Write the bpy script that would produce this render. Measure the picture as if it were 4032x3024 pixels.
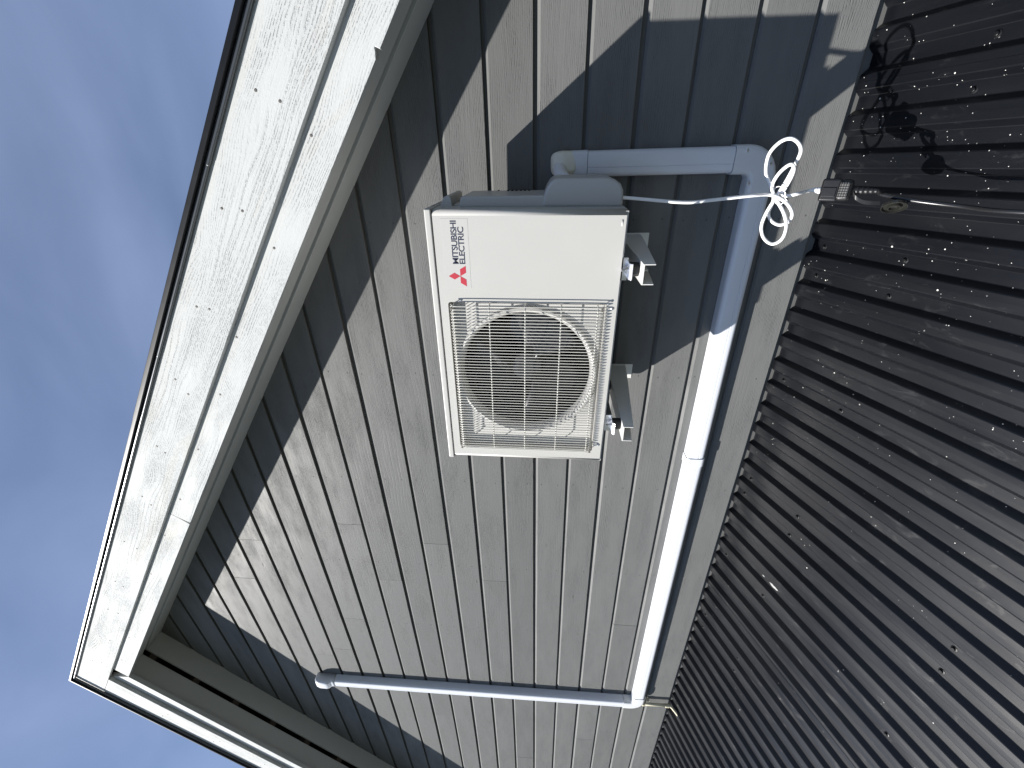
import bpy, bmesh, math, random
from mathutils import Vector, Matrix, noise
random.seed(7)
rad = math.radians
scene = bpy.context.scene
for o in list(bpy.data.objects):
    bpy.data.objects.remove(o, do_unlink=True)
COL = scene.collection

# ------------------------------------------------------------------ camera
# X runs right along the gable wall, Y into the wall (cladding face at Y=0), Z up
F_PX = 1660.2                                   # focal length in photo pixels (photo 4032 x 3024)
FW = Vector((-0.48339, 0.87190, 0.07823))       # view direction
RT = Vector((0.87506, 0.48378, 0.01517))        # right, with the house upright
UP = Vector((0.02462, -0.07579, 0.99682))
CAM = Vector((0.0, -1.5204, -0.0481))
cam_d = bpy.data.cameras.new('camera')
cam = bpy.data.objects.new('camera', cam_d)
COL.objects.link(cam)
cam_d.sensor_width = 36.0
cam_d.lens = 36.0 * F_PX / 4032.0
cam_d.clip_start = 0.02
cam_d.clip_end = 3000
R = Matrix((-UP, RT, -FW)).transposed()         # the phone was held turned: house-up is picture-left
cam.matrix_world = Matrix.Translation(CAM) @ R.to_4x4()
scene.camera = cam
scene.render.resolution_x, scene.render.resolution_y = 1024, 768

def at(px, py, Y):
    """photo pixel -> point on the plane at distance Y from the wall"""
    d = FW + RT * ((3024 - py - 1512) / F_PX) - UP * ((px - 2016) / F_PX)
    return CAM + d * ((Y - CAM.y) / d.y)

# ------------------------------------------------------------------ sky, sun, exposure
SUN = Vector((0.5445, 0.4622, -0.700)).normalized()      # direction the light travels
elev = math.asin(-SUN.z)
world = bpy.data.worlds.new('World'); scene.world = world
world.use_nodes = True
wn, wl = world.node_tree.nodes, world.node_tree.links
wn.clear()
sky = wn.new('ShaderNodeTexSky'); sky.sky_type = 'NISHITA'; sky.sun_disc = False
sky.sun_elevation = elev
sky.sun_rotation = math.atan2(-SUN.x, -SUN.y)
sky.air_density = 1.0; sky.dust_density = 0.25; sky.ozone_density = 3.5
tc = wn.new('ShaderNodeTexCoord')
mp = wn.new('ShaderNodeMapping'); mp.inputs['Scale'].default_value = (1.3, 3.2, 4.5); mp.inputs['Rotation'].default_value = (0.3, 0.5, 0.9)
n1 = wn.new('ShaderNodeTexNoise'); n1.inputs['Scale'].default_value = 1.5; n1.inputs['Detail'].default_value = 5; n1.inputs['Roughness'].default_value = 0.45; n1.inputs['Distortion'].default_value = 0.35
rp = wn.new('ShaderNodeValToRGB')
rp.color_ramp.elements[0].position = 0.25; rp.color_ramp.elements[0].color = (0.22, 0.22, 0.22, 1)
rp.color_ramp.elements[1].position = 0.80; rp.color_ramp.elements[1].color = (0.60, 0.60, 0.60, 1)
mx = wn.new('ShaderNodeMix'); mx.data_type = 'RGBA'
mx.inputs['B'].default_value = (3.6, 4.5, 7.0, 1)
bg = wn.new('ShaderNodeBackground'); bg.inputs['Strength'].default_value = 0.060
wo = wn.new('ShaderNodeOutputWorld')
wl.new(tc.outputs['Generated'], mp.inputs['Vector']); wl.new(mp.outputs['Vector'], n1.inputs['Vector'])
wl.new(n1.outputs['Fac'], rp.inputs['Fac']); wl.new(rp.outputs['Color'], mx.inputs['Factor'])
wl.new(sky.outputs['Color'], mx.inputs['A']); wl.new(mx.outputs['Result'], bg.inputs['Color'])
wl.new(bg.outputs['Background'], wo.inputs['Surface'])

sun_d = bpy.data.lights.new('sun', 'SUN'); sun_d.energy = 5.0; sun_d.angle = rad(0.53); sun_d.color = (1.0, 0.968, 0.925)
sun = bpy.data.objects.new('sun', sun_d); COL.objects.link(sun)
sun.rotation_euler = SUN.to_track_quat('-Z', 'Y').to_euler()
sun.location = (-6, -6, 9)
scene.view_settings.view_transform = 'Standard'
scene.view_settings.look = 'None'
scene.view_settings.gamma = 1
scene.view_settings.use_curve_mapping = False
scene.view_settings.exposure = 0.95

# ------------------------------------------------------------------ material helpers
def newmat(name):
    m = bpy.data.materials.new(name); m.use_nodes = True
    nt = m.node_tree
    return m, nt.nodes, nt.links, nt.nodes['Principled BSDF']

def mixc(N, L, fac, a, b, blend='MIX'):
    n = N.new('ShaderNodeMix'); n.data_type = 'RGBA'; n.blend_type = blend
    for sock, v in (('Factor', fac), ('A', a), ('B', b)):
        if hasattr(v, 'is_linked') or hasattr(v, 'links'):
            L.new(v, n.inputs[sock])
        elif sock == 'Factor':
            n.inputs[sock].default_value = v
        else:
            n.inputs[sock].default_value = (*v, 1)
    return n.outputs['Result']

def mth(N, L, op, a, b=None, clamp=False):
    n = N.new('ShaderNodeMath'); n.operation = op; n.use_clamp = clamp
    for i, v in enumerate((a, b)):
        if v is None: continue
        if hasattr(v, 'links'): L.new(v, n.inputs[i])
        else: n.inputs[i].default_value = v
    return n.outputs[0]

def noise_n(N, L, vec, scale, detail=4, rough=0.5, dist=0.0):
    n = N.new('ShaderNodeTexNoise'); n.inputs['Scale'].default_value = scale
    n.inputs['Detail'].default_value = detail; n.inputs['Roughness'].default_value = rough; n.inputs['Distortion'].default_value = dist
    L.new(vec, n.inputs['Vector'])
    return n.outputs['Fac']

def ramp(N, L, v, p0, p1, c0=0.0, c1=1.0):
    n = N.new('ShaderNodeMapRange'); n.inputs['From Min'].default_value = p0; n.inputs['From Max'].default_value = p1
    n.inputs['To Min'].default_value = c0; n.inputs['To Max'].default_value = c1; n.clamp = True
    L.new(v, n.inputs['Value'])
    return n.outputs['Result']

def vscale(N, L, vec, s):
    n = N.new('ShaderNodeVectorMath'); n.operation = 'MULTIPLY'; n.inputs[1].default_value = s
    L.new(vec, n.inputs[0]); return n.outputs[0]

def obj_coords(N, L):
    """object coordinates shifted by a random amount for each object"""
    t = N.new('ShaderNodeTexCoord'); oi = N.new('ShaderNodeObjectInfo')
    cx = N.new('ShaderNodeCombineXYZ')
    r = mth(N, L, 'MULTIPLY', oi.outputs['Random'], 37.0)
    r2 = mth(N, L, 'MULTIPLY', oi.outputs['Random'], 91.0)
    L.new(r, cx.inputs[0]); L.new(r2, cx.inputs[1]); L.new(r, cx.inputs[2])
    ad = N.new('ShaderNodeVectorMath'); ad.operation = 'ADD'
    L.new(t.outputs['Object'], ad.inputs[0]); L.new(cx.outputs[0], ad.inputs[1])
    return ad.outputs[0], oi.outputs['Random']

def wood(name, col, col2, rough=0.6, bump=1.0, stain=0.0, stain_col=(0.7, 0.62, 0.42), var=0.08, spec=0.35, WAVE=0.07, tone=0.22, freq=1150.0, bw=1.0, FX=45):
    """painted rough-sawn wood, grain along local X"""
    m, N, L, P = newmat(name)
    v, rnd = obj_coords(N, L)
    # cathedral growth rings: bands across the board, bent by slow noise along it
    slow = noise_n(N, L, vscale(N, L, v, (1.1, 5.0, 5.0)), 1.3, 2, 0.5)
    sep = N.new('ShaderNodeSeparateXYZ'); L.new(v, sep.inputs[0])
    zz = mth(N, L, 'ADD', sep.outputs[2], mth(N, L, 'MULTIPLY', slow, WAVE))
    knot = N.new('ShaderNodeTexVoronoi'); knot.inputs['Scale'].default_value = 1.0
    L.new(vscale(N, L, v, (2.6, 7.0, 7.0)), knot.inputs['Vector'])
    kd = ramp(N, L, knot.outputs['Distance'], 0.0, 0.42, 1.0, 0.0)
    kd = mth(N, L, 'MULTIPLY', kd, kd)
    zz = mth(N, L, 'ADD', zz, mth(N, L, 'MULTIPLY', kd, WAVE * 0.16))
    rings = mth(N, L, 'SINE', mth(N, L, 'MULTIPLY', zz, freq))
    rings = mth(N, L, 'POWER', ramp(N, L, rings, -1, 1), 3.0)
    fib = noise_n(N, L, vscale(N, L, v, (FX, 330, 330)), 1.0, 3, 0.65)
    broad = mth(N, L, 'POWER', ramp(N, L, mth(N, L, 'SINE', mth(N, L, 'MULTIPLY', zz, freq * 0.36)), -1, 1), 5.0)
    bmask = ramp(N, L, noise_n(N, L, vscale(N, L, v, (1.6, 10, 10)), 1.0, 2, 0.5), 0.45, 0.62)
    fib2 = noise_n(N, L, vscale(N, L, v, (9, 120, 120)), 1.0, 2, 0.6)
    patch = noise_n(N, L, vscale(N, L, v, (3.5, 14, 14)), 1.0, 4, 0.6)
    pm = ramp(N, L, patch, 0.35, 0.65)
    groove = mth(N, L, 'MULTIPLY', mth(N, L, 'MULTIPLY', rings, ramp(N, L, fib, 0.45, 0.58)), pm)
    groove = mth(N, L, 'MAXIMUM', groove, mth(N, L, 'MULTIPLY', mth(N, L, 'MULTIPLY', broad, mth(N, L, 'MULTIPLY', bmask, bw)), ramp(N, L, fib, 0.40, 0.58)))
    h = mth(N, L, 'SUBTRACT', mth(N, L, 'ADD', mth(N, L, 'MULTIPLY', fib, 0.45), mth(N, L, 'MULTIPLY', fib2, 0.35)), mth(N, L, 'MULTIPLY', groove, 0.9))
    tiny = ramp(N, L, knot.outputs['Distance'], 0.015, 0.05, 1.0, 0.0)
    h = mth(N, L, 'SUBTRACT', h, mth(N, L, 'MULTIPLY', tiny, 0.6))
    bp = N.new('ShaderNodeBump'); bp.inputs['Strength'].default_value = bump; bp.inputs['Distance'].default_value = 0.0016
    L.new(h, bp.inputs['Height']); L.new(bp.outputs['Normal'], P.inputs['Normal'])
    c = mixc(N, L, mth(N, L, 'MULTIPLY', pm, 0.6), col, col2)
    c = mixc(N, L, mth(N, L, 'MULTIPLY', groove, tone), c, tuple(x * 0.45 for x in col2))
    c = mixc(N, L, mth(N, L, 'MULTIPLY', tiny, 0.5), c, tuple(x * 0.55 for x in col2))
    if stain:
        sx = ramp(N, L, noise_n(N, L, vscale(N, L, v, (1.4, 9, 9)), 1.0, 4, 0.65, 0.6), 0.56, 0.72)
        c = mixc(N, L, mth(N, L, 'MULTIPLY', sx, stain), c, stain_col)
    hs = N.new('ShaderNodeHueSaturation'); L.new(c, hs.inputs['Color'])
    L.new(ramp(N, L, rnd, 0, 1, 1 - var, 1 + var), hs.inputs['Value'])
    L.new(hs.outputs['Color'], P.inputs['Base Color'])
    L.new(ramp(N, L, patch, 0.3, 0.7, rough - 0.1, rough + 0.1), P.inputs['Roughness'])
    P.inputs['Specular IOR Level'].default_value = spec
    return m

def plain(name, col, rough=0.5, metal=0.0, spec=0.5, bump=0.0, bscale=300, var=0.0, coat=0.0):
    m, N, L, P = newmat(name)
    t = N.new('ShaderNodeTexCoord')
    nz = noise_n(N, L, t.outputs['Object'], 9, 4, 0.6)
    c = mixc(N, L, nz, tuple(x * (1 - var) for x in col), tuple(min(1, x * (1 + var)) for x in col))
    L.new(c, P.inputs['Base Color'])
    L.new(ramp(N, L, nz, 0.3, 0.7, rough * 0.9, min(1, rough * 1.1)), P.inputs['Roughness'])
    P.inputs['Metallic'].default_value = metal
    P.inputs['Specular IOR Level'].default_value = spec
    P.inputs['Coat Weight'].default_value = coat
    if bump:
        b = N.new('ShaderNodeBump'); b.inputs['Strength'].default_value = bump; b.inputs['Distance'].default_value = 0.001
        L.new(noise_n(N, L, t.outputs['Object'], bscale, 2, 0.5), b.inputs['Height']); L.new(b.outputs['Normal'], P.inputs['Normal'])
    return m

M = {}
M['grey'] = wood('grey_painted_wood', (0.138, 0.139, 0.135), (0.112, 0.113, 0.111), 0.58, 0.7, var=0.08, spec=0.15, tone=0.10, bw=0.4)
M['groove'] = plain('grey_painted_lap', (0.10, 0.10, 0.096), 0.8, var=0.05, spec=0.1)
M['white'] = wood('white_painted_wood', (0.535, 0.545, 0.535), (0.475, 0.485, 0.478), 0.75, 1.0, stain=0.22, stain_col=(0.52, 0.47, 0.34), var=0.02, spec=0.12, WAVE=0.12, tone=0.35, freq=1000.0, bw=0.8, FX=95)
M['soffit'] = plain('white_soffit_paint', (0.52, 0.525, 0.505), 0.6, bump=0.15, bscale=60, var=0.05)
M['rafter'] = plain('raw_rafter_wood', (0.07, 0.052, 0.04), 0.8, var=0.2)
M['trim'] = plain('black_roof_metal', (0.004, 0.0045, 0.0055), 0.45, 0.0, 0.25, var=0.1)
M['trim2'] = plain('dark_grey_flashing', (0.10, 0.105, 0.11), 0.3, 0.6, 0.5, var=0.1)
M['void'] = plain('dark_cavity', (0.006, 0.006, 0.006), 0.9)
M['nail'] = plain('nail_hole', (0.07, 0.07, 0.065), 0.7)
M['nailw'] = plain('rusty_nail_hole', (0.10, 0.09, 0.08), 0.7)
M['cream'] = plain('cream_enamel', (0.436, 0.429, 0.405), 0.45, 0.0, 0.4, bump=0.22, bscale=420, var=0.015)
M['creamp'] = plain('cream_plastic', (0.445, 0.438, 0.415), 0.40, 0.0, 0.45, bump=0.1, bscale=300, var=0.02)
M['wire'] = plain('cream_wire', (0.60, 0.585, 0.53), 0.40, 0.0, 0.4, var=0.02)
M['fan'] = plain('grey_fan_plastic', (0.016, 0.016, 0.017), 0.33, spec=0.5, var=0.15)
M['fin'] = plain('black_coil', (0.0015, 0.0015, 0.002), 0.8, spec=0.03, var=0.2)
M['duct'] = plain('white_pvc', (0.64, 0.66, 0.70), 0.3, 0.0, 0.5, var=0.015)
M['elbow'] = plain('ivory_pvc', (0.63, 0.64, 0.645), 0.32, 0.0, 0.5, var=0.015)
M['foam'] = plain('cream_foam', (0.72, 0.70, 0.60), 0.85, bump=0.6, bscale=90, var=0.06)
M['tape'] = plain('white_wrap_tape', (0.72, 0.73, 0.75), 0.5, bump=0.3, bscale=120, var=0.04)
M['galv'] = plain('zinc_plate', (0.62, 0.63, 0.66), 0.28, 1.0, bump=0.1, bscale=150, var=0.15)
M['bracket'] = plain('ivory_powder_coat', (0.66, 0.655, 0.62), 0.45, bump=0.15, bscale=400, var=0.03)
M['rubber'] = plain('black_rubber', (0.012, 0.012, 0.012), 0.6, var=0.2)
M['cable'] = plain('white_cable', (0.82, 0.82, 0.82), 0.4, var=0.01)
M['bcable'] = plain('black_cable', (0.012, 0.012, 0.013), 0.28, 0.0, 0.6)
M['socket'] = plain('black_socket_rubber', (0.010, 0.010, 0.011), 0.42, 0.0, 0.4, bump=0.2, bscale=200, var=0.1)
M['pad'] = plain('grey_grip_pad', (0.13, 0.13, 0.125), 0.45, var=0.1)
M['clear'] = plain('smoky_cap_plastic', (0.018, 0.018, 0.016), 0.25, 0.0, 0.5)
M['drain'] = plain('beige_pipe', (0.66, 0.60, 0.43), 0.4, var=0.05)
M['ink'] = plain('navy_print', (0.022, 0.025, 0.05), 0.4)
M['red'] = plain('red_print', (0.40, 0.018, 0.034), 0.45)
M['decal'] = plain('decal_film', (0.442, 0.435, 0.411), 0.42)
M['strip'] = plain('pale_wall_sheet', (0.66, 0.64, 0.56), 0.6, bump=0.2, bscale=80, var=0.06)

def roof_material():
    m, N, L, P = newmat('black_profiled_steel')
    t = N.new('ShaderNodeTexCoord'); v = t.outputs['Object']
    def specks(scale, r0, r1, keep, cluster):
        vo = N.new('ShaderNodeTexVoronoi'); vo.inputs['Scale'].default_value = scale
        L.new(v, vo.inputs['Vector'])
        sepc = N.new('ShaderNodeSeparateColor'); L.new(vo.outputs['Color'], sepc.inputs[0])
        rr = ramp(N, L, sepc.outputs[1], 0, 1, r0, r1)
        dot = mth(N, L, 'LESS_THAN', vo.outputs['Distance'], rr)
        k = mth(N, L, 'GREATER_THAN', sepc.outputs[0], keep)
        return mth(N, L, 'MULTIPLY', mth(N, L, 'MULTIPLY', dot, k), cluster)
    ge = N.new('ShaderNodeNewGeometry'); sg = N.new('ShaderNodeSeparateXYZ'); L.new(ge.outputs['Position'], sg.inputs[0])
    zone = ramp(N, L, mth(N, L, 'ADD', sg.outputs[0], mth(N, L, 'MULTIPLY', noise_n(N, L, v, 2.0, 2, 0.5), 0.8)), -0.75, 0.35, 0.0, 1.0)
    cl = ramp(N, L, mth(N, L, 'ADD', noise_n(N, L, v, 7.0, 3, 0.6), mth(N, L, 'MULTIPLY', zone, 0.16)), 0.56, 0.66)
    s1 = specks(58, 0.03, 0.14, 0.86, cl)
    s2 = specks(130, 0.05, 0.18, 0.87, cl)
    s3 = specks(24, 0.02, 0.06, 0.90, 1.0)
    sp = mth(N, L, 'MAXIMUM', mth(N, L, 'MAXIMUM', s1, s2), s3)
    dust = ramp(N, L, noise_n(N, L, vscale(N, L, v, (7, 3, 7)), 3.0, 7, 0.7, 0.8), 0.58, 0.80)
    dust2 = ramp(N, L, noise_n(N, L, vscale(N, L, v, (60, 6, 60)), 1.0, 4, 0.7), 0.55, 0.85)
    c = mixc(N, L, mth(N, L, 'MULTIPLY', dust, 0.11), (0.0030, 0.0036, 0.0052), (0.12, 0.122, 0.12))
    c = mixc(N, L, mth(N, L, 'MULTIPLY', dust2, 0.012), c, (0.2, 0.2, 0.19))
    c = mixc(N, L, sp, c, (0.62, 0.61, 0.57))
    L.new(c, P.inputs['Base Color'])
    rg = mth(N, L, 'ADD', ramp(N, L, noise_n(N, L, vscale(N, L, v, (9, 2, 9)), 1.0, 5, 0.6), 0.3, 0.7, 0.27, 0.40), mth(N, L, 'MULTIPLY', dust, 0.25))
    L.new(rg, P.inputs['Roughness'])
    P.inputs['Specular IOR Level'].default_value = 0.42
    b = N.new('ShaderNodeBump'); b.inputs['Strength'].default_value = 0.12; b.inputs['Distance'].default_value = 0.002
    hh = mth(N, L, 'ADD', mth(N, L, 'MULTIPLY', noise_n(N, L, v, 700, 2, 0.5), 0.3), mth(N, L, 'MULTIPLY', noise_n(N, L, v, 9, 3, 0.5), 1.0))
    L.new(hh, b.inputs['Height']); L.new(b.outputs['Normal'], P.inputs['Normal'])
    return m
M['roof'] = roof_material()

def ground_material():
    m, N, L, P = newmat('unseen_ground')
    t = N.new('ShaderNodeTexCoord')
    a = noise_n(N, L, t.outputs['Object'], 0.4, 6, 0.6); b = noise_n(N, L, t.outputs['Object'], 9, 4, 0.6)
    c = mixc(N, L, a, (0.022, 0.028, 0.015), (0.04, 0.042, 0.03))
    c = mixc(N, L, mth(N, L, 'MULTIPLY', b, 0.5), c, (0.03, 0.04, 0.015))
    L.new(c, P.inputs['Base Color']); P.inputs['Roughness'].default_value = 0.95
    return m
M['ground'] = ground_material()

# ------------------------------------------------------------------ object helpers
def wm(o):
    return (wm(o.parent) if o.parent else Matrix.Identity(4)) @ o.matrix_basis

def put(o, parent, mat_world):
    o.parent = parent
    o.matrix_basis = (wm(parent).inverted() @ mat_world) if parent else mat_world

def tag(o, label=None, cat=None, group=None, kind=None):
    for k, v in (('label', label), ('category', cat), ('group', group), ('kind', kind)):
        if v: o[k] = v
    return o

def thing(name, loc, label, cat, group=None):
    o = bpy.data.objects.new(name, None); COL.objects.link(o)
    o.empty_display_size = 0.1
    o.matrix_basis = Matrix.Translation(loc)
    return tag(o, label, cat, group)

def link(name, me, mat, parent=None, mw=None):
    if mat is not None and len(me.materials) == 0: me.materials.append(mat)
    o = bpy.data.objects.new(name, me); COL.objects.link(o)
    put(o, parent, mw or Matrix.Identity(4))
    return o

def mesh(name, verts, faces, smooth=False):
    me = bpy.data.meshes.new(name)
    me.from_pydata([tuple(v) for v in verts], [], faces)
    bm = bmesh.new(); bm.from_mesh(me); bmesh.ops.recalc_face_normals(bm, faces=bm.faces); bm.to_mesh(me); bm.free()
    if smooth:
        for p in me.polygons: p.use_smooth = True
    return me

def from_bm(name, bm, smooth=False):
    me = bpy.data.meshes.new(name)
    bmesh.ops.recalc_face_normals(bm, faces=bm.faces)
    bm.to_mesh(me); bm.free()
    if smooth:
        for p in me.polygons: p.use_smooth = True
    return me

def centred(name, verts, faces, mat, parent, rot=None, smooth=False):
    """mesh given in world coordinates, its origin moved to its own middle (local axes turned by rot)"""
    vs = [Vector(v) for v in verts]
    lo = Vector([min(v[i] for v in vs) for i in range(3)]); hi = Vector([max(v[i] for v in vs) for i in range(3)])
    c = (lo + hi) / 2
    mw = Matrix.Translation(c) @ (rot.to_4x4() if rot else Matrix.Identity(4))
    inv = mw.inverted()
    return link(name, mesh(name, [inv @ v for v in vs], faces, smooth), mat, parent, mw)

def bevel(o, w, seg=2, ang=30):
    b = o.modifiers.new('bevel', 'BEVEL'); b.width = w; b.segments = seg; b.limit_method = 'ANGLE'; b.angle_limit = rad(ang)
    b.harden_normals = False
    for p in o.data.polygons: p.use_smooth = True
    wn_ = o.modifiers.new('normals', 'WEIGHTED_NORMAL'); wn_.keep_sharp = True
    return o

def box_v(x0, x1, y0, y1, z0, z1):
    v = [(x, y, z) for x in (x0, x1) for y in (y0, y1) for z in (z0, z1)]
    f = [(0, 1, 3, 2), (4, 6, 7, 5), (0, 4, 5, 1), (2, 3, 7, 6), (0, 2, 6, 4), (1, 5, 7, 3)]
    return v, f

def box(name, x0, x1, y0, y1, z0, z1, mat, parent=None, bev=0.0, seg=2):
    v, f = box_v(x0, x1, y0, y1, z0, z1)
    o = centred(name, v, f, mat, parent)
    if bev: bevel(o, bev, seg)
    return o

def extrude(poly, n0, n1, mapf):
    """closed polygon (a,b) list extruded from n0 to n1; mapf(a,b,n)->xyz"""
    k = len(poly)
    v = [mapf(a, b, n0) for a, b in poly] + [mapf(a, b, n1) for a, b in poly]
    f = [tuple(range(k))[::-1], tuple(range(k, 2 * k))]
    f += [(i, (i + 1) % k, k + (i + 1) % k, k + i) for i in range(k)]
    return v, f

def smooth_path(pts, n=8):
    pts = [Vector(p) for p in pts]
    P = [pts[0] * 2 - pts[1]] + pts + [pts[-1] * 2 - pts[-2]]
    out = []
    for i in range(1, len(P) - 2):
        p0, p1, p2, p3 = P[i - 1:i + 3]
        for j in range(n):
            t = j / n
            out.append(0.5 * ((2 * p1) + (p2 - p0) * t + (2 * p0 - 5 * p1 + 4 * p2 - p3) * t * t + (-p0 + 3 * p1 - 3 * p2 + p3) * t ** 3))
    out.append(pts[-1])
    return out

def tube(path, radius, seg=10, caps=True, section=None):
    """tube along a path; radius a number or a list; section: optional list of (a,b) instead of a circle"""
    path = [Vector(p) for p in path]
    V, Fc = [], []
    sec = section or [(math.cos(2 * math.pi * i / seg), math.sin(2 * math.pi * i / seg)) for i in range(seg)]
    k = len(sec)
    t = (path[1] - path[0]).normalized()
    nrm = t.cross(Vector((0, 0, 1)))
    if nrm.length < 1e-3: nrm = t.cross(Vector((0, 1, 0)))
    nrm.normalize()
    for i, p in enumerate(path):
        t2 = (path[min(i + 1, len(path) - 1)] - path[max(i - 1, 0)]).normalized()
        ax = t.cross(t2)
        if ax.length > 1e-9: nrm = Matrix.Rotation(t.angle(t2), 3, ax.normalized()) @ nrm
        t = t2
        bn = t.cross(nrm)
        r = radius[i] if isinstance(radius, (list, tuple)) else radius
        for a, b in sec: V.append(p + (nrm * a + bn * b) * r)
    for i in range(len(path) - 1):
        for j in range(k):
            Fc.append((i * k + j, i * k + (j + 1) % k, (i + 1) * k + (j + 1) % k, (i + 1) * k + j))
    if caps:
        Fc.append(tuple(range(k))[::-1]); Fc.append(tuple(range((len(path) - 1) * k, len(path) * k)))
    return V, Fc

def disc_mesh(name, r, h, seg=10, dome=0.0):
    """short round head, axis along -Y, base at y=0"""
    V = []; Fc = []
    rings = [(r, 0), (r, -h * 0.6), (r * 0.75, -h)]
    for rr, y in rings:
        V += [(rr * math.cos(2 * math.pi * i / seg), y, rr * math.sin(2 * math.pi * i / seg)) for i in range(seg)]
    for q in range(2):
        for i in range(seg): Fc.append((q * seg + i, q * seg + (i + 1) % seg, (q + 1) * seg + (i + 1) % seg, (q + 1) * seg + i))
    Fc.append(tuple(range(2 * seg, 3 * seg)))
    return mesh(name, V, Fc)

# ------------------------------------------------------------------ setting
def g(v): return v
ground = link('ground', mesh('ground', [(-300, -300, 0), (300, -300, 0), (300, 300, 0), (-300, 300, 0)], [(0, 1, 2, 3)]), M['ground'], None, Matrix.Translation((0, 0, -4.2)))  # out of view, added for bounce light and kept dark to limit it
tag(ground, kind='structure')

# ------------------------------------------------------------------ the house: gable wall
BP = 0.15122                 # board spacing
AX, AZ = -2.83, 2.531        # apex of the fascia's lower edge
SL = rad(35.5); CS, SN, TN = math.cos(SL), math.sin(SL), math.tan(SL)
XL, XR = -7.1, 1.44
house = thing('house', (AX, 0, -4.2), 'grey clad house gable with white fascia boards along both roof slopes', 'house')
zc = AZ + 0.05 / CS
poly = [(XL, -4.2), (XR, -4.2), (XR, zc - (XR - AX) * TN), (AX, zc), (XL, zc - (AX - XL) * TN)]
v, f = extrude(poly, 0.0125, 5.5, lambda a, b, n: (a, n, b))
centred('wall', v, f, M['groove'], house)

def xend(z, side):
    x = AX + side * (zc - z) / TN
    return min(x, XR) if side > 0 else max(x, XL)

nail_me = disc_mesh('nail_head', 0.0030, 0.0008, 8); nail_me.materials.append(M['nail'])
nail_big = disc_mesh('nail_head', 0.0040, 0.0010, 8); nail_big.materials.append(M['nailw'])
joints = {3: [-1.827], 1: [-2.108], 7: [-2.544], 6: [-1.708], 5: [-2.15], 8: [-2.896], 9: [-2.98], 10: [-1.862], -4: [-2.449], -6: [-3.243],
          2: [-4.6], 0: [-4.3], -1: [-5.0], -2: [0.62], -3: [-3.9], -5: [-4.8], 4: [-3.7], 11: [-2.2]}
NAILX = [0.39, -0.21, -0.802, -1.386, -1.995, -2.563, -3.15, -3.75, -4.34, -4.95]
kmax = int((zc) / BP)
boards = {}
for k in range(-7, kmax + 1):
    if k == -7: continue
    zb, zt = k * BP, (k + 1) * BP - 0.011
    dz = random.uniform(-0.0012, 0.0012); dy = random.uniform(-0.0012, 0.0006)
    # (y,z) section: face, chamfered top edge, tongue
    sec = [(0.013, zb), (0.0015, zb), (0.0, zb + 0.0015), (0.0, zt - 0.0095), (0.0012, zt - 0.0078), (0.0085, zt - 0.0005), (0.013, zt)]
    cuts = sorted(joints.get(k, []))
    segs = [('L', None)] + [('J', c) for c in cuts] + [('R', None)]
    for si in range(len(segs) - 1):
        a, b = segs[si], segs[si + 1]
        V = []; Fc = []
        ns = 26; m_ = len(sec)
        ox = random.uniform(0, 50); dyb = dy + random.uniform(-0.0008, 0.0008)
        for i in range(ns + 1):
            t = i / ns
            for (y, z) in sec:
                x0 = xend(z, -1) if a[0] == 'L' else a[1] + 0.0009
                x1 = xend(z, 1) if b[0] == 'R' else b[1] - 0.0009
                x = x0 + (x1 - x0) * t
                wob = 0.0009 * noise.noise((x * 1.7 + ox, k, 0.3)) + 0.0005 * noise.noise((x * 7 + ox, k, 9.1 if z > zb + 0.05 else 2.2))
                V.append((x, y + dyb, z + dz + wob))
        for i in range(ns):
            for j in range(m_ - 1):
                Fc.append((i * m_ + j, i * m_ + j + 1, (i + 1) * m_ + j + 1, (i + 1) * m_ + j))
        Fc.append(tuple(range(m_))); Fc.append(tuple(range(ns * m_, (ns + 1) * m_)))
        if V[0][0] > V[-m_][0] - 0.05: continue
        bo = centred('cladding_board', V, Fc, M['grey'], house)
        xa = max(v_[0] for v_ in V[:m_]) + 0.02; xb = min(v_[0] for v_ in V[-m_:]) - 0.02
        for nx in NAILX:
            if xa < nx < xb:
                for fz in (0.22, 0.76):
                    link('nail_head', nail_me, None, bo, Matrix.Translation((nx + random.uniform(-.006, .006), dyb, zb + fz * BP + random.uniform(-.006, .006))))

# ------------------------------------------------------------------ the house: roof edge
ROT_R = Matrix(((CS, 0, SN), (0, 1, 0), (-SN, 0, CS)))         # local x down the right slope, z square to it
ROT_L = Matrix(((-CS, 0, -SN), (0, -1, 0), (-SN, 0, CS)))
def slope_pt(side, x, w, Y):
    return Vector((AX + side * (CS * x + SN * w), Y, AZ - SN * x + CS * w))
LEN = 5.25
def slope_board(name, side, outline, y0, y1, mat, bev=0.0015):
    """outline: (x along slope, w square to it) polygon"""
    v, f = extrude(outline, y0, y1, lambda a, b, n: slope_pt(side, a, b, n))
    o = centred(name, v, f, mat, house, ROT_R if side > 0 else ROT_L)
    if bev: bevel(o, bev, 2)
    return o
K1, K2 = 0.345, 1 / 0.9455
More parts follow.
